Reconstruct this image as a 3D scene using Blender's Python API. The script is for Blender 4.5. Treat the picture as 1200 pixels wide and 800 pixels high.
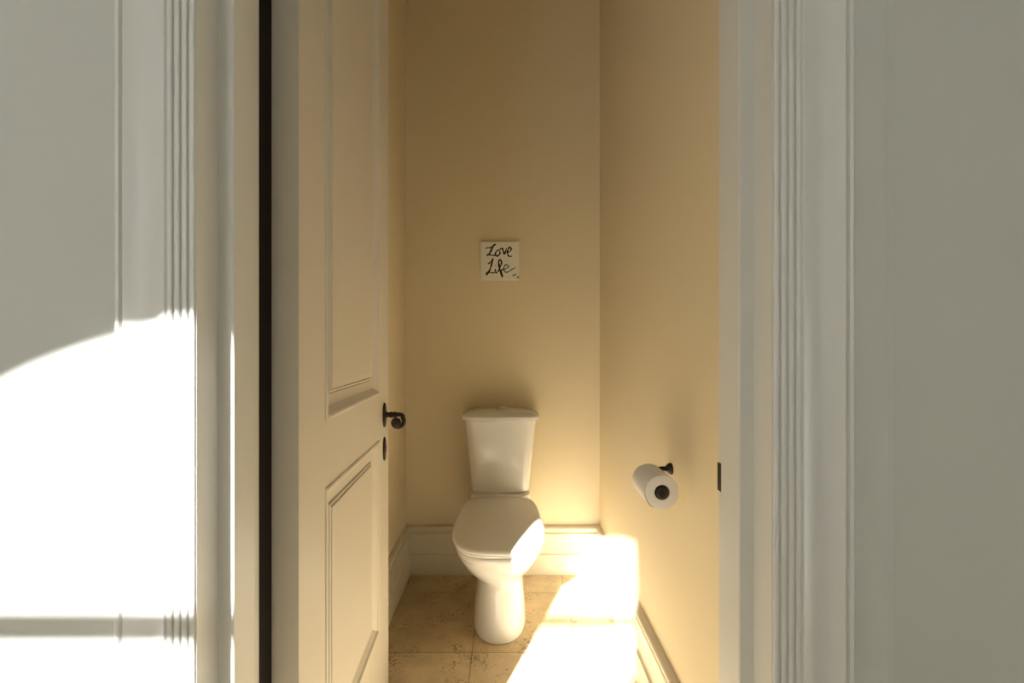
import bpy, bmesh, math
from mathutils import Vector, Matrix

for o in list(bpy.data.objects):
    bpy.data.objects.remove(o)
scene = bpy.context.scene
C = scene.collection

# ------------------------------------------------------------ camera
CAM_Z = 1.19
cam_data = bpy.data.cameras.new('camera')
cam_data.sensor_width = 36.0
cam_data.lens = 521.0 / 1200.0 * 36.0
cam_data.shift_x = 5.0 / 1200.0
cam_data.shift_y = -1.0 / 1200.0 * -1.0
cam_data.clip_start = 0.02
cam = bpy.data.objects.new('camera', cam_data)
cam.location = (0, 0, CAM_Z)
cam.rotation_euler = (math.pi / 2, 0, 0)
C.objects.link(cam)
scene.camera = cam

# ------------------------------------------------------------ light and exposure
SUN_SLOPE_X = 0.435     # metres to the right per metre of depth
SUN_DROP = 0.619       # metres down per metre of depth
SUN_POWER = 38.0
SKY_POWER = 3.05
scene.view_settings.view_transform = 'Standard'
scene.view_settings.look = 'None'
scene.view_settings.gamma = 1.0
scene.view_settings.use_curve_mapping = False
scene.view_settings.exposure = 0.26

world = bpy.data.worlds.new('sky')
scene.world = world
world.use_nodes = True
bg = world.node_tree.nodes['Background']
bg.inputs['Color'].default_value = (0.90, 0.93, 0.96, 1)
bg.inputs['Strength'].default_value = SKY_POWER

sun_data = bpy.data.lights.new('sun', 'SUN')
sun_data.energy = SUN_POWER
sun_data.angle = math.radians(0.9)
sun_data.color = (0.93, 0.98, 1.0)
sun = bpy.data.objects.new('sun', sun_data)
sun.rotation_euler = Vector((SUN_SLOPE_X, 1.0, -SUN_DROP)).to_track_quat('-Z', 'Y').to_euler()
sun.location = (-3, -6, 5)
C.objects.link(sun)

# ------------------------------------------------------------ materials
def mat(name, color, rough=0.5, spec=0.5, metal=0.0, bump=0.0, bump_scale=300.0, coat=0.0, var=0.0, var_scale=3.0):
    m = bpy.data.materials.new(name)
    m.use_nodes = True
    nt = m.node_tree
    b = nt.nodes['Principled BSDF']
    b.inputs['Base Color'].default_value = (*color, 1)
    b.inputs['Roughness'].default_value = rough
    b.inputs['Specular IOR Level'].default_value = spec
    b.inputs['Metallic'].default_value = metal
    b.inputs['Coat Weight'].default_value = coat
    b.inputs['Coat Roughness'].default_value = 0.08
    tc = nt.nodes.new('ShaderNodeTexCoord')
    if var > 0:
        n = nt.nodes.new('ShaderNodeTexNoise')
        n.inputs['Scale'].default_value = var_scale
        n.inputs['Detail'].default_value = 5
        nt.links.new(tc.outputs['Object'], n.inputs['Vector'])
        mx = nt.nodes.new('ShaderNodeMix')
        mx.data_type = 'RGBA'
        mx.inputs['A'].default_value = (*[c * (1 - var) for c in color], 1)
        mx.inputs['B'].default_value = (*[min(1, c * (1 + var)) for c in color], 1)
        nt.links.new(n.outputs['Fac'], mx.inputs['Factor'])
        nt.links.new(mx.outputs['Result'], b.inputs['Base Color'])
    if bump > 0:
        n = nt.nodes.new('ShaderNodeTexNoise')
        n.inputs['Scale'].default_value = bump_scale
        n.inputs['Detail'].default_value = 3
        nt.links.new(tc.outputs['Object'], n.inputs['Vector'])
        bp = nt.nodes.new('ShaderNodeBump')
        bp.inputs['Strength'].default_value = bump
        bp.inputs['Distance'].default_value = 0.001
        nt.links.new(n.outputs['Fac'], bp.inputs['Height'])
        nt.links.new(bp.outputs['Normal'], b.inputs['Normal'])
    return m

M_WC = mat('cream_wall_paint', (0.81, 0.685, 0.465), 0.75, 0.2, bump=0.15, bump_scale=250, var=0.015)
M_HALL = mat('off_white_wall_paint', (0.59, 0.582, 0.53), 0.7, 0.2, bump=0.12, bump_scale=250, var=0.01)
M_TRIM = mat('satin_trim_paint', (0.72, 0.70, 0.65), 0.38, 0.4, bump=0.05, bump_scale=120)
M_DOOR = mat('satin_door_paint', (0.76, 0.69, 0.58), 0.42, 0.4, bump=0.05, bump_scale=120)
M_SKIRT = mat('satin_skirting_paint', (0.75, 0.665, 0.51), 0.42, 0.4)
M_CERAMIC = mat('white_glazed_ceramic', (0.84, 0.81, 0.76), 0.18, 0.5, coat=0.3)
M_SEAT = mat('white_seat_plastic', (0.82, 0.79, 0.74), 0.2, 0.5)
M_CHROME = mat('brushed_nickel', (0.45, 0.40, 0.32), 0.28, 0.5, metal=1.0)
M_IRON = mat('dark_bronze_iron', (0.018, 0.012, 0.009), 0.38, 0.5, metal=0.3, bump=0.3, bump_scale=180)
M_GAP_SHADE = mat('dark_gap_shade', (0.012, 0.008, 0.006), 0.8, 0.2)  # near-black for the painted shade of hinge gap and keyhole
M_PAPER = mat('toilet_tissue', (0.84, 0.80, 0.76), 0.95, 0.05, bump=0.5, bump_scale=500)
M_CARD = mat('grey_cardboard', (0.30, 0.24, 0.18), 0.9, 0.1)
M_TILE = mat('cream_glazed_tile', (0.88, 0.82, 0.70), 0.35, 0.4, var=0.03, var_scale=40)
M_INK = mat('black_glaze_lettering', (0.02, 0.013, 0.008), 0.5, 0.3)
M_TEAL = mat('teal_glaze_lettering', (0.06, 0.16, 0.18), 0.5, 0.3)
M_GREYBLUE = mat('grey_blue_glaze', (0.16, 0.15, 0.17), 0.5, 0.3)

def floor_material():
    m = bpy.data.materials.new('travertine_floor_tiles')
    m.use_nodes = True
    nt = m.node_tree; N = nt.nodes; L = nt.links
    b = N['Principled BSDF']
    tc = N.new('ShaderNodeTexCoord')
    mp = N.new('ShaderNodeMapping')
    mp.inputs['Location'].default_value = (0.137 + 0.41 * 10, -1.706 + 0.41 * 10, 0)
    L.new(tc.outputs['Object'], mp.inputs['Vector'])
    br = N.new('ShaderNodeTexBrick')
    br.offset = 0.0; br.squash = 1.0
    br.inputs['Scale'].default_value = 1.0
    br.inputs['Brick Width'].default_value = 0.41
    br.inputs['Row Height'].default_value = 0.41
    br.inputs['Mortar Size'].default_value = 0.0016
    br.inputs['Mortar Smooth'].default_value = 0.3
    br.inputs['Color1'].default_value = (0.56, 0.425, 0.25, 1)
    br.inputs['Color2'].default_value = (0.63, 0.495, 0.315, 1)
    br.inputs['Mortar'].default_value = (0.24, 0.15, 0.08, 1)
    L.new(mp.outputs['Vector'], br.inputs['Vector'])
    # cloudy tone
    n1 = N.new('ShaderNodeTexNoise'); n1.inputs['Scale'].default_value = 7; n1.inputs['Detail'].default_value = 8
    n1.inputs['Roughness'].default_value = 0.62
    L.new(tc.outputs['Object'], n1.inputs['Vector'])
    r1 = N.new('ShaderNodeMapRange'); r1.inputs['From Min'].default_value = 0.3; r1.inputs['From Max'].default_value = 0.7
    r1.inputs['To Min'].default_value = 0.78; r1.inputs['To Max'].default_value = 1.2
    L.new(n1.outputs['Fac'], r1.inputs['Value'])
    m1 = N.new('ShaderNodeMix'); m1.data_type = 'RGBA'; m1.blend_type = 'MULTIPLY'; m1.inputs['Factor'].default_value = 1
    L.new(br.outputs['Color'], m1.inputs['A']); L.new(r1.outputs['Result'], m1.inputs['B'])
    # dark pits and veins: thresholded noise gated by a larger noise
    n2 = N.new('ShaderNodeTexNoise'); n2.inputs['Scale'].default_value = 75; n2.inputs['Detail'].default_value = 7; n2.inputs['Roughness'].default_value = 0.6
    n2.inputs['Distortion'].default_value = 1.2
    L.new(tc.outputs['Object'], n2.inputs['Vector'])
    n3 = N.new('ShaderNodeTexNoise'); n3.inputs['Scale'].default_value = 8; n3.inputs['Detail'].default_value = 2
    L.new(tc.outputs['Object'], n3.inputs['Vector'])
    ad = N.new('ShaderNodeMath'); ad.operation = 'MULTIPLY_ADD'; ad.inputs[1].default_value = 0.55
    L.new(n3.outputs['Fac'], ad.inputs[0]); L.new(n2.outputs['Fac'], ad.inputs[2])
    r2 = N.new('ShaderNodeMapRange'); r2.inputs['From Min'].default_value = 0.86; r2.inputs['From Max'].default_value = 0.99
    r2.inputs['To Min'].default_value = 0.0; r2.inputs['To Max'].default_value = 0.8
    L.new(ad.outputs['Value'], r2.inputs['Value'])
    m2 = N.new('ShaderNodeMix'); m2.data_type = 'RGBA'
    m2.inputs['B'].default_value = (0.12, 0.065, 0.025, 1)
    L.new(r2.outputs['Result'], m2.inputs['Factor']); L.new(m1.outputs['Result'], m2.inputs['A'])
    L.new(m2.outputs['Result'], b.inputs['Base Color'])
    b.inputs['Roughness'].default_value = 0.5
    b.inputs['Specular IOR Level'].default_value = 0.35
    bp = N.new('ShaderNodeBump'); bp.inputs['Strength'].default_value = 0.4; bp.inputs['Distance'].default_value = 0.001
    bp.invert = True
    L.new(br.outputs['Fac'], bp.inputs['Height']); L.new(bp.outputs['Normal'], b.inputs['Normal'])
    return m
M_FLOOR = floor_material()

# ------------------------------------------------------------ mesh helpers
def obj(name, bm, m, parent=None, smooth=False, loc=None, kind=None):
    bmesh.ops.recalc_face_normals(bm, faces=bm.faces)
    me = bpy.data.meshes.new(name)
    bm.to_mesh(me); bm.free()
    me.materials.append(m)
    if smooth:
        me.polygons.foreach_set('use_smooth', [True] * len(me.polygons))
        me.set_sharp_from_angle(angle=math.radians(40))
    o = bpy.data.objects.new(name, me)
    C.objects.link(o)
    if parent: o.parent = parent
    if loc: o.location = loc
    if kind: o['kind'] = kind
    return o

def tag(o, label, cat=None, group=None):
    o['label'] = label
    if cat: o['category'] = cat
    if group: o['group'] = group
    return o

def empty(name, loc, label=None, cat=None, rotz=0.0):
    o = bpy.data.objects.new(name, None)
    o.empty_display_size = 0.1
    o.location = loc; o.rotation_euler = (0, 0, rotz)
    C.objects.link(o)
    if label: tag(o, label, cat)
    return o

def add_box(bm, x0, x1, y0, y1, z0, z1):
    v = [bm.verts.new(p) for p in ((x0,y0,z0),(x1,y0,z0),(x1,y1,z0),(x0,y1,z0),(x0,y0,z1),(x1,y0,z1),(x1,y1,z1),(x0,y1,z1))]
    for f in ((0,1,2,3),(4,7,6,5),(0,4,5,1),(1,5,6,2),(2,6,7,3),(3,7,4,0)):
        bm.faces.new([v[i] for i in f])

def box(name, x0, x1, y0, y1, z0, z1, m, parent=None, kind=None, bevel=0.0):
    bm = bmesh.new(); add_box(bm, x0, x1, y0, y1, z0, z1)
    if bevel: bmesh.ops.bevel(bm, geom=bm.edges[:], offset=bevel, segments=2, affect='EDGES', profile=0.6)
    return obj(name, bm, m, parent, kind=kind)

def add_prism(bm, pts, z0, z1):
    a = [bm.verts.new((x, y, z0)) for x, y in pts]
    b = [bm.verts.new((x, y, z1)) for x, y in pts]
    n = len(pts)
    for i in range(n):
        bm.faces.new((a[i], a[(i+1) % n], b[(i+1) % n], b[i]))
    bm.faces.new(a); bm.faces.new(b)

def loft(bm, rings, cap0=True, cap1=True):
    vs = [[bm.verts.new(p) for p in r] for r in rings]
    n = len(rings[0])
    for a, b in zip(vs, vs[1:]):
        for i in range(n):
            bm.faces.new((a[i], a[(i+1) % n], b[(i+1) % n], b[i]))
    if cap0: bm.faces.new(vs[0])
    if cap1: bm.faces.new(vs[-1])
    return vs

def cr(pts, t):
    """catmull-rom through tuples, t in 0..len-1"""
    i = min(int(t), len(pts) - 2); u = t - i
    p0 = pts[max(i-1, 0)]; p1 = pts[i]; p2 = pts[i+1]; p3 = pts[min(i+2, len(pts)-1)]
    return tuple(0.5 * (2*b + (c-a)*u + (2*a-5*b+4*c-d)*u*u + (3*b-a-3*c+d)*u**3) for a, b, c, d in zip(p0, p1, p2, p3))

def resample(pts, k):
    n = len(pts) - 1
    return [cr(pts, n * i / (n * k)) for i in range(n * k)] + [tuple(pts[-1])]

def add_tube(bm, path, radii, seg=10, flat=None):
    """path of points with a radius each; flat = (axis, factor) squashes the section"""
    P = [Vector(p) for p in path]
    rings = []
    up = None
    for i, p in enumerate(P):
        t = (P[min(i+1, len(P)-1)] - P[max(i-1, 0)])
        t = t.normalized() if t.length > 1e-9 else Vector((0, 0, 1))
        if up is None:
            up = Vector((0, 0, 1)) if abs(t.z) < 0.9 else Vector((0, 1, 0))
        s = t.cross(up).normalized(); u2 = s.cross(t).normalized(); up = u2
        r = radii[i] if isinstance(radii, (list, tuple)) else radii
        ring = []
        for k in range(seg):
            a = 2*math.pi*k/seg
            v = (s*math.cos(a) + u2*math.sin(a)) * r
            if flat: v[flat[0]] *= flat[1]
            ring.append(p + v)
        rings.append(ring)
    loft(bm, rings)

def add_lathe(bm, prof, origin, axis='z', seg=40, closed=False):
    """prof = (radius, along) pairs; axis of revolution through origin"""
    rings = []
    for r, a in prof:
        ring = []
        for k in range(seg):
            t = 2*math.pi*k/seg
            c, s = r*math.cos(t), r*math.sin(t)
            p = {'z': (c, s, a), 'y': (c, a, s), 'x': (a, c, s)}[axis]
            ring.append(tuple(p[i] + origin[i] for i in range(3)))
        rings.append(ring)
    if closed:
        vs = [[bm.verts.new(p) for p in r] for r in rings]
        for j in range(len(vs)):
            a, b = vs[j], vs[(j+1) % len(vs)]
            for i in range(seg):
                bm.faces.new((a[i], a[(i+1) % seg], b[(i+1) % seg], b[i]))
    else:
        loft(bm, rings)

# ------------------------------------------------------------ key planes
BACK_Y = 2.30
WL, WR = -0.525, 0.477           # side walls of the toilet room
CEIL = 3.10
Y_IN = 0.745                     # inner face of the doorway wall
Y_OUT = 0.612                    # hall face of the doorway wall
Y_CAS = 0.592                    # face of the casing
JL, JR = -0.417, 0.354           # jamb faces
SL, SR = -0.395, 0.333           # door-stop faces
Y_S0, Y_S1 = 0.640, 0.695        # door stop
HEAD = 2.62
HL, HR, HB = -2.0, 2.2, -1.30    # hall left, right, window wall

# ------------------------------------------------------------ structure
box('floor', HL-0.15, HR+0.15, HB-0.15, BACK_Y+0.15, -0.1, 0.0, M_FLOOR, kind='structure')
box('ceiling', HL-0.15, HR+0.15, HB-0.15, Y_OUT+0.05, CEIL, CEIL+0.1, M_HALL, kind='structure')
box('ceiling_toilet_room', WL-0.12, WR+0.12, Y_OUT+0.0501, BACK_Y+0.12, CEIL, CEIL+0.1, M_WC, kind='structure')
box('wall_back', WL-0.12, WR+0.12, BACK_Y, BACK_Y+0.12, 0, CEIL, M_WC, kind='structure')
box('wall_left', WL-0.12, WL, Y_IN, BACK_Y, 0, CEIL, M_WC, kind='structure')
box('wall_right', WR, WR+0.12, Y_IN, BACK_Y, 0, CEIL, M_WC, kind='structure')
box('wall_front_left', HL, JL-0.02, Y_OUT, Y_IN, 0, CEIL, M_HALL, kind='structure')
box('wall_front_right', JR+0.02, HR, Y_OUT, Y_IN, 0, CEIL, M_HALL, kind='structure')
box('wall_front_above_door', JL-0.02, JR+0.02, Y_OUT, Y_IN, HEAD+0.02, CEIL, M_HALL, kind='structure')
box('wall_hall_left', HL-0.12, HL, HB, Y_IN, 0, CEIL, M_HALL, kind='structure')
box('wall_hall_right', HR, HR+0.12, HB, Y_IN, 0, CEIL, M_HALL, kind='structure')

# window wall behind the camera, with the sun's arched opening and an added fill one
K = Y_CAS + 0.008 - HB
WIN_C = -0.38 - SUN_SLOPE_X * (K + 0.06)
WIN_HW = 0.424
WIN_TOP = 1.212 + SUN_DROP * (K + 0.06)
ARC_R = 0.68
WIN_BOT = 0.95
BAR_Z = 0.824 + SUN_DROP * K
def arch_outline(c, hw, bottom, top, R, n=28, grow=0.0):
    hw += grow; top += grow; bottom -= grow; R += grow
    pts = [(c+hw, bottom)]
    for i in range(n+1):
        x = hw - 2*hw*i/n
        pts.append((c+x, top - R + math.sqrt(R*R - x*x)))
    pts.append((c-hw, bottom))
    return pts
def window_wall():
    bm = bmesh.new()
    th = 0.06
    wins = [arch_outline(WIN_C, WIN_HW, WIN_BOT, WIN_TOP, ARC_R), arch_outline(1.35, 0.17, WIN_BOT, WIN_TOP, ARC_R)]
    def cell(quad):
        a = [bm.verts.new((x, HB, z)) for x, z in quad]; b = [bm.verts.new((x, HB-th, z)) for x, z in quad]
        bm.faces.new(a); bm.faces.new(b)
        for i in range(len(quad)):
            bm.faces.new((a[i], a[(i+1) % len(quad)], b[(i+1) % len(quad)], b[i]))
    edges = [HL-0.12, WIN_C-WIN_HW, WIN_C+WIN_HW, 1.35-0.17, 1.35+0.17, HR+0.12]
    for i in (0, 2, 4):
        cell([(edges[i], 0), (edges[i+1], 0), (edges[i+1], CEIL), (edges[i], CEIL)])
    for w in wins:
        x1, x0 = w[0][0], w[-1][0]
        cell([(x0, 0), (x1, 0), (x1, WIN_BOT), (x0, WIN_BOT)])
        arc = w[1:-1]
        for p, q in zip(arc, arc[1:]):
            cell([p, q, (q[0], CEIL), (p[0], CEIL)])
    return obj('wall_windows', bm, M_HALL, kind='structure')
window_wall()
for idx, (c, hw_) in enumerate(((WIN_C, WIN_HW), (1.35, 0.17))):  # second one: unseen narrow window added to brighten the hall's right side
    bm = bmesh.new()
    o1 = arch_outline(c, hw_, WIN_BOT, WIN_TOP, ARC_R, grow=0.05)
    o0 = arch_outline(c, hw_, WIN_BOT, WIN_TOP, ARC_R)
    fa = [bm.verts.new((x, HB+0.001, z)) for x, z in o1]; fb = [bm.verts.new((x, HB+0.001, z)) for x, z in o0]
    ga = [bm.verts.new((x, HB+0.018, z)) for x, z in o1]; gb = [bm.verts.new((x, HB+0.018, z)) for x, z in o0]
    n = len(o1)
    for i in range(n):
        j = (i+1) % n
        for q in ((fa[i], fa[j], fb[j], fb[i]), (ga[i], gb[i], gb[j], ga[j]), (fa[i], ga[i], ga[j], fa[j]), (fb[i], fb[j], gb[j], gb[i])):
            bm.faces.new(q)
    w = obj('window_%d' % (idx+1), bm, M_TRIM, kind='structure')
    box('glazing_bar', c-hw_, c+hw_, HB-0.045, HB-0.015, BAR_Z-0.022, BAR_Z+0.022, M_TRIM, parent=w)

# door lining (jambs with stops) and fluted casings
def casing_profile(s, edge):
    """s=-1 left, +1 right; profile from the opening edge outwards; returns (x,y) list"""
    pts = [(0.0, Y_OUT), (0.0, Y_CAS+0.0040)]
    fw = 0.0100
    for k in range(4):                       # four narrow rounded reeds
        u0 = 0.0012 + k*fw
        for j in range(15):
            a = math.pi * j / 14
            pts.append((u0 + 0.0034*(1-math.cos(a)), Y_CAS + 0.0040 - 0.0038*max(0.0, math.sin(a))**0.32))
    u = 0.0005 + 4*fw
    for j in range(13):                      # broad ogee falling outwards
        t = j/12
        pts.append((u + 0.001 + 0.058*t, Y_CAS + 0.0085*math.sin(math.pi*min(1.0, t*0.999)) + 0.0005 + 0.0035*t))
    u2 = u + 0.059
    pts += [(u2+0.002, Y_CAS+0.0075), (u2+0.0045, Y_CAS+0.0085), (u2+0.006, Y_CAS+0.0045), (u2+0.010, Y_CAS+0.0042), (u2+0.0125, Y_CAS+0.006), (u2+0.0135, Y_OUT)]
    return [(edge + s*x, y) for x, y in pts]
for s, e, nm in ((-1, JL, 'trim_1'), (1, JR, 'trim_2')):
    bm = bmesh.new(); add_prism(bm, casing_profile(s, e), 0.0, HEAD+0.1)
    obj(nm, bm, M_TRIM, smooth=True, kind='structure')
# flat outer band beside the right casing
bm = bmesh.new()
e0 = JR + 0.1137
add_prism(bm, [(e0, Y_OUT), (e0, Y_OUT-0.008), (e0+0.004, Y_OUT-0.010), (e0+0.044, Y_OUT-0.010), (e0+0.047, Y_OUT-0.0085), (e0+0.0505, Y_OUT-0.004), (e0+0.062, Y_OUT-0.0025), (e0+0.063, Y_OUT)], 0.0, HEAD+0.1)
obj('trim_3', bm, M_HALL, smooth=True, kind='structure')
# jambs
def rounded_jamb(s, jx, sx):
    return [(jx - 0, Y_CAS+0.002), (jx, Y_S0), (sx + s*0.0015, Y_S0), (sx, Y_S0+0.0015), (sx, Y_S1-0.0015), (sx + s*0.0015, Y_S1), (jx, Y_S1), (jx, Y_IN), (jx + s*0.0199, Y_IN), (jx + s*0.0199, Y_OUT+0.0), (jx + s*0.001, Y_OUT), (jx + s*0.0005, Y_CAS+0.002)]
for s, jx, sx, nm in ((-1, JL, SL, 'trim_4'), (1, JR, SR, 'trim_5')):
    pts = [(jx, Y_OUT), (jx, Y_S0), (sx + s*0.0015, Y_S0), (sx, Y_S0+0.0015), (sx, Y_S1-0.0015), (sx + s*0.0015, Y_S1), (jx, Y_S1), (jx, Y_IN), (jx + s*0.0199, Y_IN), (jx + s*0.0199, Y_OUT)]
    bm = bmesh.new(); add_prism(bm, pts, 0.0, HEAD)
    j = obj(nm, bm, M_TRIM, kind='structure')
    if s < 0:
        sl = box('hinge_gap_shade', JL-0.0035, JL-0.0005, Y_IN+0.0002, 0.786, 0.005, HEAD-0.02, M_GAP_SHADE, parent=j)  # added black strip, stands in for the shade inside the hinge gap
        sl['label'] = 'added black strip for the shade in the hinge gap'
    if s > 0:
        # strike plate in the rebate
        bm = bmesh.new()
        zc = 0.966
        add_box(bm, JR-0.0022, JR, Y_S1+0.008, Y_IN+0.001, zc-0.023, zc+0.023)
        sp = obj('strike_plate', bm, M_IRON, parent=j)
        sp['label'] = 'dark metal strike plate'
bm = bmesh.new()
add_box(bm, JL, JR, Y_OUT, Y_IN, HEAD, HEAD+0.0199); add_box(bm, SL, SR, Y_S0, Y_S1, HEAD-0.02, HEAD)
obj('trim_6', bm, M_TRIM, kind='structure')
bm = bmesh.new()
add_box(bm, JL-0.1, JR+0.1, Y_CAS, Y_OUT, HEAD+0.1001, HEAD+0.2); add_box(bm, JL, JR, Y_CAS, Y_OUT, HEAD, HEAD+0.1)
obj('trim_7', bm, M_TRIM, kind='structure')

# skirting boards
SK = [(0.0, 0.0), (0.026, 0.0), (0.026, 0.096), (0.024, 0.101), (0.017, 0.104), (0.0145, 0.107), (0.0145, 0.182), (0.0165, 0.190), (0.0195, 0.197), (0.0205, 0.203),
      (0.018, 0.208), (0.0105, 0.210), (0.0095, 0.217), (0.021, 0.222), (0.025, 0.229), (0.025, 0.236), (0.021, 0.242), (0.012, 0.246), (0.0, 0.247)]
def skirting(name, fn, a, b, ma, mb):
    """fn(t, off, z) -> point; ends mitred inwards by the profile's depth when ma/mb"""
    bm = bmesh.new()
    A = [fn(a + (ma*o), o, z) for o, z in SK]; B = [fn(b - (mb*o), o, z) for o, z in SK]
    loft(bm, [A, B])
    return obj(name, bm, M_SKIRT, smooth=True, kind='structure')
skirting('baseboard_back', lambda t, o, z: (t, BACK_Y-o, z), WL, WR, 1, 1)
skirting('baseboard_left', lambda t, o, z: (WL+o, t, z), Y_IN, BACK_Y, 0, 1)
skirting('baseboard_right', lambda t, o, z: (WR-o, t, z), Y_IN, BACK_Y, 0, 1)

# ------------------------------------------------------------ door, open into the toilet room
D_LEN, D_TH, D_TOP = 0.72, 0.048, 2.60
door = bpy.data.objects.new('door_1', None)
door.location = (-0.376, 0.80, 0.0); door.rotation_euler = (0, 0, 0.044)
door['kind'] = 'structure'
C.objects.link(door)
P0, P1 = 0.129, 0.587             # panel opening along the door
PZ = ((0.285, 0.885), (1.025, 2.44))
bm = bmesh.new()
Z0 = 0.008
add_box(bm, -D_TH, 0, 0, P0, Z0, D_TOP)
add_box(bm, -D_TH, 0, P1, D_LEN, Z0, D_TOP)
for z0, z1 in ((Z0, PZ[0][0]), (PZ[0][1], PZ[1][0]), (PZ[1][1], D_TOP)):
    add_box(bm, -D_TH, 0, P0, P1, z0, z1)
bmesh.ops.remove_doubles(bm, verts=bm.verts, dist=1e-5)
obj('door_frame', bm, M_DOOR, parent=door)
PROF = [(0.0, -0.02), (0.0, 0.0), (0.0015, 0.003), (0.006, 0.0045), (0.011, 0.003), (0.013, -0.001), (0.015, -0.0035), (0.020, -0.007), (0.026, -0.012), (0.030, -0.0125),
        (0.050, -0.0125), (0.0512, -0.0165), (0.0530, -0.0165), (0.0542, -0.0095), (0.058, -0.0085), (0.0592, -0.0125), (0.0610, -0.0125), (0.0625, -0.0065), (0.068, -0.006), (0.075, -0.0055)]
for z0, z1 in PZ:
    bm = bmesh.new()
    rings = []
    for i, h in PROF:
        rings.append([(h, P0+i, z0+i), (h, P1-i, z0+i), (h, P1-i, z1-i), (h, P0+i, z1-i)])
    loft(bm, rings, cap0=True)
    add_box(bm, -D_TH+0.008, -0.021, P0, P1, z0, z1)
    obj('door_panel', bm, M_DOOR, parent=door)

# lever handle
HZ = 0.953; HY = 0.655
hm = bmesh.new()
add_lathe(hm, [(0.0, 0.0), (0.0001, 0.0), (0.019, 0.0), (0.0195, 0.002), (0.016, 0.0045), (0.012, 0.0055), (0.010, 0.008)], (0, 0, 0), 'x', 32) if False else None
def oval_plate(bm, hw, hh, th, y, z):
    rings = []
    for f, x in ((1.0, 0.0), (1.0, th*0.5), (0.93, th*0.8), (0.8, th), (0.3, th*1.05)):
        rings.append([(x, y + hw*f*math.cos(2*math.pi*k/32), z + hh*f*math.sin(2*math.pi*k/32)) for k in range(32)])
    loft(bm, rings)
oval_plate(hm, 0.020, 0.040, 0.006, HY, HZ)
handle = obj('door_handle', hm, M_IRON, parent=door, smooth=True)
handle['label'] = 'dark bronze lever handle'
bm = bmesh.new()
# turned neck
add_lathe(bm, [(0.012, 0.004), (0.0125, 0.008), (0.009, 0.011), (0.008, 0.018), (0.0095, 0.020), (0.0105, 0.024), (0.0095, 0.028), (0.008, 0.031), (0.0105, 0.034), (0.0105, 0.038), (0.0075, 0.042), (0.006, 0.046), (0.002, 0.047)], (0, HY, HZ), 'x', 24)
# the lever turns down at its end into a scroll
lead = resample([(0.040, HY, HZ), (0.052, HY-0.001, HZ+0.001), (0.0615, HY-0.004, HZ-0.003)], 6)
sc = [tuple(p) for p in lead]; rr = [0.0070]*len(lead)
cx_, cz_ = 0.0475, HZ-0.0215
for i in range(1, 52):
    a = math.radians(50) - i*0.2
    r = 0.0195*(1 - i/66)
    sc.append((cx_ + r*math.cos(a), HY-0.005-0.0009*i, cz_ + r*math.sin(a)))
    rr.append(0.0072 - 0.0022*i/51)
add_tube(bm, sc, rr, 12)
add_lathe(bm, [(0.001, -0.054), (0.006, -0.053), (0.008, -0.047), (0.007, -0.030), (0.006, -0.012), (0.001, -0.010)], (cx_, HY, cz_), 'y', 20)
obj('lever', bm, M_IRON, parent=handle, smooth=True)
bm = bmesh.new(); oval_plate(bm, 0.018, 0.039, 0.005, HY, 0.842)
kp = obj('keyhole_plate', bm, M_IRON, parent=door, smooth=True); kp['label'] = 'dark oval keyhole plate'
bm = bmesh.new()
add_lathe(bm, [(0.001, 0.0), (0.0045, 0.0), (0.0045, 0.0012), (0.001, 0.0014)], (0.0052, HY, 0.848), 'x', 16)
add_box(bm, 0.005, 0.0066, HY-0.002, HY+0.002, 0.832, 0.846)
obj('keyhole', bm, M_GAP_SHADE, parent=kp)

# ------------------------------------------------------------ toilet
TX = -0.036
toilet = empty('toilet', (TX, BACK_Y-0.30, 0), 'white ceramic toilet with closed lid and cistern against the back wall', 'toilet')
def T(p): return (p[0], p[1]-(BACK_Y-0.30), p[2])
def dshape(hw, yf, yb, z, nf=2.2, nb=3.0, split=0.45, n=64, hwb=None):
    """plan outline: rounded front half (exponent nf), squarer rear half (nb)"""
    ym = yf + (yb-yf)*split
    hwb = hw if hwb is None else hwb
    out = []
    for k in range(n):
        a = 2*math.pi*k/n
        c, s = math.cos(a), math.sin(a)
        if s < 0:
            x = hw * math.copysign(abs(c)**(2/nf), c); y = ym - (ym-yf)*abs(s)**(2/nf)
        else:
            t = abs(s)**(2/nb)
            w = hw + (hwb-hw)*t
            x = w * math.copysign(abs(c)**(2/nb), c); y = ym + (yb-ym)*t
        out.append(T((x, y, z)))
    return out
def smooth_loft(bm, keys, fn, k=5):
    rows = resample(keys, k)
    loft(bm, [fn(*r) for r in rows])
# pan and pedestal
keys = [  # hw, yfront, yback, z, nf, nb
    (0.110, 1.752, 2.20, 0.000, 2.3, 4),
    (0.112, 1.748, 2.20, 0.006, 2.3, 4),
    (0.111, 1.749, 2.20, 0.030, 2.3, 4),
    (0.107, 1.757, 2.20, 0.090, 2.3, 4),
    (0.100, 1.766, 2.20, 0.150, 2.3, 4),
    (0.0955, 1.772, 2.20, 0.200, 2.3, 4),
    (0.099, 1.762, 2.22, 0.222, 2.3, 4),
    (0.114, 1.732, 2.24, 0.244, 2.3, 4),
    (0.134, 1.686, 2.26, 0.278, 2.35, 4),
    (0.154, 1.640, 2.28, 0.320, 2.5, 4),
    (0.169, 1.612, 2.28, 0.358, 2.65, 4),
    (0.174, 1.605, 2.285, 0.378, 2.75, 4),
    (0.179, 1.596, 2.285, 0.388, 2.8, 4),
    (0.180, 1.594, 2.285, 0.402, 2.8, 4),
    (0.178, 1.597, 2.285, 0.409, 2.8, 4),
]
bm = bmesh.new()
rings = [dshape(k[0], k[1], k[2], k[3], k[4], k[5], split=0.42, hwb=min(k[0], 0.15)) for k in resample(keys, 5)]
loft(bm, rings)
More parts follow.
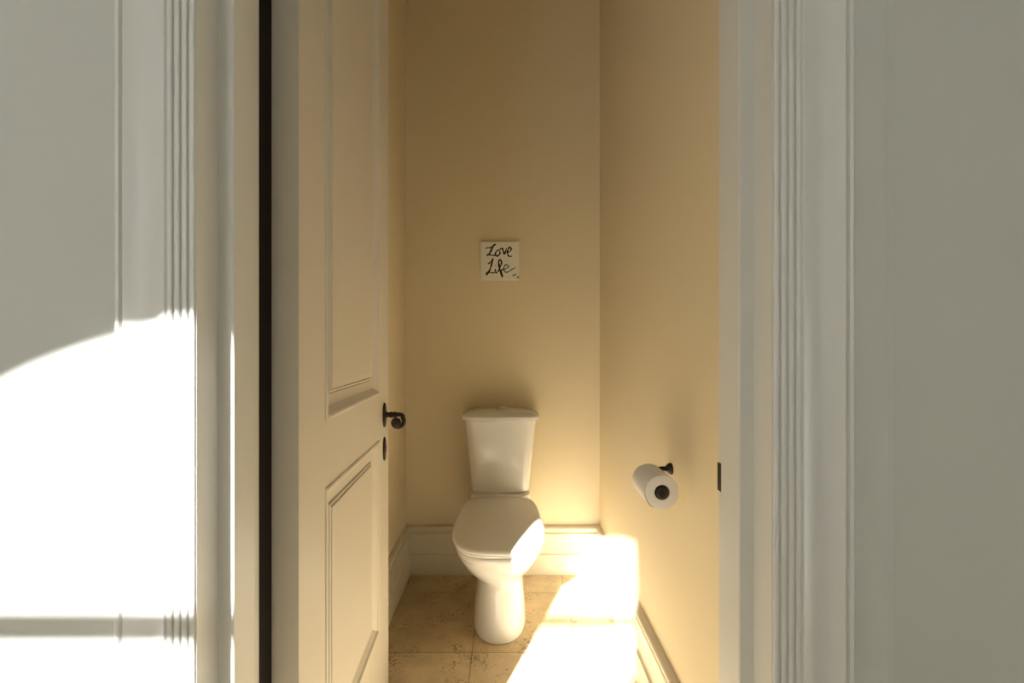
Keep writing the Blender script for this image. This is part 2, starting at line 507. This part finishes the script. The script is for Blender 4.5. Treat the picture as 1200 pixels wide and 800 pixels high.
obj('bowl', bm, M_CERAMIC, parent=toilet, smooth=True)
# rear deck carrying the cistern
bm = bmesh.new()
loft(bm, [dshape(w, yf, 2.285, z, 4, 6, 0.5) for w, yf, z in ((0.150, 2.09, 0.4092), (0.146, 2.095, 0.440), (0.143, 2.10, 0.4605), (0.138, 2.105, 0.4645))])
obj('cistern_deck', bm, M_CERAMIC, parent=toilet, smooth=True)
# seat ring (solid under the closed lid) and lid
def lid_ring(grow, z0, tilt):
    r = dshape(0.183, 1.590, 2.098, 0, 2.9, 6.0, split=0.42, hwb=0.163)
    f = 1 + grow/0.183
    cy0 = T((0, 1.85, 0))[1]
    out = []
    for x, y, z in r:
        x, y = x*f, cy0 + (y-cy0)*(1 + grow/0.25)
        out.append((x, y, z0 + tilt*(y + (BACK_Y-0.30) - 1.59)))
    return out
bm = bmesh.new()
loft(bm, [lid_ring(g, z, 0.045) for g, z in ((-0.016, 0.4095), (-0.010, 0.4095), (-0.008, 0.412), (-0.008, 0.419), (-0.011, 0.4215))])
obj('seat', bm, M_SEAT, parent=toilet, smooth=True)
bm = bmesh.new()
prof = [(-0.010, 0.4255), (-0.001, 0.4255), (0.0, 0.427), (0.0005, 0.432), (-0.001, 0.4365), (-0.005, 0.4400), (-0.012, 0.4425), (-0.03, 0.4455), (-0.06, 0.4485), (-0.10, 0.4505), (-0.14, 0.4515), (-0.17, 0.452)]
loft(bm, [lid_ring(g, z, 0.045) for g, z in prof])
obj('toilet_lid', bm, M_SEAT, parent=toilet, smooth=True)
for s in (-1, 1):
    bm = bmesh.new()
    add_lathe(bm, [(0.004, -0.016), (0.008, -0.015), (0.0085, 0.0), (0.008, 0.015), (0.004, 0.016)], T((s*0.075, 2.098, 0.4485)), 'x', 20)
    obj('seat_hinge', bm, M_CHROME, parent=toilet, smooth=True)
# cistern: tapered, rounded
def rrect(hw, yf, yb, z, r, bow=0.0, n=8):
    pts = []
    cs = [(hw-r, yf+r, -math.pi/2, 0), (hw-r*0.5, yb-r*0.5, 0, math.pi/2), (-hw+r*0.5, yb-r*0.5, math.pi/2, math.pi), (-hw+r, yf+r, math.pi, 1.5*math.pi)]
    for i, (cx, cy_, a0, a1) in enumerate(cs):
        rr_ = r if i in (0, 3) else r*0.5
        for k in range(n+1):
            a = a0 + (a1-a0)*k/n
            pts.append([cx + rr_*math.cos(a), cy_ + rr_*math.sin(a)])
    m = 10
    last, first = pts[-1], pts[0]
    for k in range(1, m):
        t = k/m
        pts.append([last[0] + (first[0]-last[0])*t, last[1]])
    out = []
    for x, y in pts:
        b = bow*(1 - (x/hw)**2) if y < (yf+yb)/2 else 0
        out.append(T((x, y-b, z)))
    return out
bm = bmesh.new()
keys = [(0.128, 2.158, 0.465, 0.03), (0.137, 2.148, 0.468, 0.035), (0.141, 2.141, 0.480, 0.04), (0.150, 2.134, 0.58, 0.045), (0.162, 2.128, 0.70, 0.045), (0.1725, 2.124, 0.80, 0.045), (0.173, 2.124, 0.8120, 0.045)]
loft(bm, [rrect(hw, yf, 2.292, z, r, 0.012) for hw, yf, z, r in resample(keys, 3)])
obj('cistern', bm, M_CERAMIC, parent=toilet, smooth=True)
bm = bmesh.new()
keys = [(0.165, 2.130, 0.8120, 0.045), (0.184, 2.114, 0.8150, 0.05), (0.1875, 2.110, 0.8180, 0.052), (0.188, 2.110, 0.8340, 0.052), (0.186, 2.112, 0.8360, 0.051), (0.177, 2.118, 0.8400, 0.049), (0.160, 2.132, 0.8480, 0.043), (0.130, 2.152, 0.8560, 0.034), (0.09, 2.175, 0.8610, 0.024), (0.04, 2.200, 0.8640, 0.01)]
rr2 = []
for i, (hw, yf, z, r) in enumerate(keys):
    inset = max(0.0, 2.296 - max(0, yf-2.113)*0.9)
    rr2.append(rrect(hw, yf, inset, z, r, 0.012))
loft(bm, rr2)
obj('cistern_lid', bm, M_CERAMIC, parent=toilet, smooth=True)
bm = bmesh.new()
add_lathe(bm, [(0.001, 0.853), (0.024, 0.853), (0.024, 0.873), (0.0225, 0.876), (0.0205, 0.8765), (0.020, 0.874), (0.019, 0.874), (0.0185, 0.878), (0.014, 0.8795), (0.001, 0.880)], T((0, 2.195, 0)), 'z', 36)
fb = obj('flush_button', bm, M_CHROME, parent=toilet, smooth=True); fb['label'] = 'round metal flush button'

# ------------------------------------------------------------ toilet roll on its holder
RX, RY, RZ, RR, RLEN = 0.389, 1.12, 0.812, 0.043, 0.112
holder = empty('toilet_roll_holder', (WR, 1.295, RZ), 'dark bronze wall holder behind the toilet roll on the right wall', 'toilet roll holder')
hx, hy, hz = WR, 1.295, RZ
bm = bmesh.new()
add_lathe(bm, [(0.0165, -0.0005), (0.0165, -0.005), (0.014, -0.010), (0.010, -0.014), (0.009, -0.016)], (0, 0, 0.010), 'x', 28)
obj('wall_plate', bm, M_IRON, parent=holder, smooth=True)
bm = bmesh.new()
pts = [(-0.008, 0, 0.010), (-0.028, 0, 0.010), (-0.056, 0, 0.006), (RX-hx-0.004, -0.004, 0.001), (RX-hx, -0.018, 0), (RX-hx, -0.05, 0), (RX-hx, RY+0.004-hy, 0)]
add_tube(bm, resample(pts, 5), 0.0065, 14)
obj('arm', bm, M_IRON, parent=holder, smooth=True)
bm = bmesh.new()
add_lathe(bm, [(0.005, RY+0.006-hy), (0.0135, RY+0.005-hy), (0.0155, RY+0.002-hy), (0.0155, RY-0.001-hy), (0.012, RY-0.004-hy), (0.001, RY-0.0055-hy)], (RX-hx, 0, 0), 'y', 32)
obj('end_knob', bm, M_IRON, parent=holder, smooth=True)

roll = empty('toilet_roll', (RX, RY, RZ-RR), 'white toilet paper roll hanging on the right wall', 'toilet roll')
bm = bmesh.new()
add_lathe(bm, [(0.0195, 0.0), (RR-0.003, 0.0), (RR-0.0008, 0.0008), (RR, 0.003), (RR, RLEN-0.003), (RR-0.003, RLEN), (0.0195, RLEN)], (0, 0, RR), 'y', 56, closed=True)
# loose outer sheet following the roll and lifting off at the side
outer, inner = [], []
for k in range(15):
    a = math.radians(120 + k*8.5)
    r = RR + 0.0006 + 0.00012*k
    outer.append((r*math.cos(a), r*math.sin(a)+RR)); inner.append(((r-0.0005)*math.cos(a), (r-0.0005)*math.sin(a)+RR))
loop = outer + inner[::-1]
a_ = [bm.verts.new((x, 0.001, z)) for x, z in loop]; b_ = [bm.verts.new((x, RLEN-0.001, z)) for x, z in loop]
for i in range(len(loop)):
    j = (i+1) % len(loop); bm.faces.new((a_[i], a_[j], b_[j], b_[i]))
m_ = len(outer)
for V in (a_, b_):
    for i in range(m_-1):
        bm.faces.new((V[i], V[i+1], V[2*m_-2-i], V[2*m_-1-i]))
obj('paper', bm, M_PAPER, parent=roll, smooth=True)
bm = bmesh.new()
add_lathe(bm, [(0.0182, 0.001), (0.0194, 0.001), (0.0194, RLEN-0.001), (0.0182, RLEN-0.001)], (0, 0, RR), 'y', 40, closed=True)
obj('cardboard_core', bm, M_CARD, parent=roll, smooth=True)

# ------------------------------------------------------------ lettered tile on the back wall
S = 0.196
tx0 = (563.8-595)*BACK_Y/521; tz1 = CAM_Z - (284-401)*BACK_Y/521
tile = empty('wall_tile', (tx0+S/2, BACK_Y, tz1-S), 'small square cream tile hand-lettered Love Life on the back wall', 'wall plaque')
bm = bmesh.new(); add_box(bm, -S/2, S/2, -0.0165, -0.0005, 0, S)
bmesh.ops.bevel(bm, geom=bm.edges[:], offset=0.002, segments=2, affect='EDGES')
obj('tile_body', bm, M_TILE, parent=tile, smooth=True)
def stroke(bm, pts, w=9.0):
    P = resample([(x, y) for x, y in pts], 6)
    path = [((x-270)/510*S - S/2, -0.0167, S - (y-160)/510*S) for x, y in P]
    n = len(path); r0 = w*1.35/510*S
    rad = [r0*(0.55 + 0.45*math.sin(math.pi*min(1, (i+1.5)/(n+2)))) * (0.85+0.2*math.sin(i*0.7)) for i in range(n)]
    add_tube(bm, path, rad, 8, flat=(1, 0.18))
bm = bmesh.new()
for p, w in (([(335,252),(365,236),(400,240),(440,210),(468,193),(440,212),(415,262),(385,312),(352,346),(378,332),(415,340),(452,345),(480,342)], 9),
          ([(512,268),(478,288),(462,322),(480,350),(510,338),(526,305),(512,268)], 9),
          ([(522,268),(545,245),(560,258),(572,300),(588,326),(600,285),(612,245)], 9),
          ([(618,302),(655,290),(676,255),(658,234),(636,256),(624,300),(632,340),(658,358),(684,348)], 9),
          ([(362,456),(400,432),(432,388),(418,438),(398,508),(376,562),(350,600),(346,576),(372,568),(418,576),(456,572)], 9),
          ([(466,522),(460,558),(476,576),(502,546)], 8), ([(462,476),(468,478)], 7),
          ([(500,560),(525,505),(546,432),(528,402),(508,428),(514,490),(532,562),(560,634),(548,590),(542,545),(568,528)], 10)):
    stroke(bm, p, w)
l = obj('lettering', bm, M_INK, parent=tile, smooth=True); l['label'] = 'black handwritten words Love Life'
bm = bmesh.new()
stroke(bm, [(566,530),(610,520),(640,490),(612,466),(582,490),(576,535),(600,566),(640,560),(690,526),(735,504)], 8)
l = obj('lettering', bm, M_TEAL, parent=tile, smooth=True); l['label'] = 'teal painted final letter of Life'
bm = bmesh.new()
stroke(bm, [(694,606),(712,610),(738,592)], 8); stroke(bm, [(752,622),(768,640),(778,628)], 8)
l = obj('painted_mark', bm, M_GREYBLUE, parent=tile, smooth=True); l['label'] = 'small grey painted flourish'
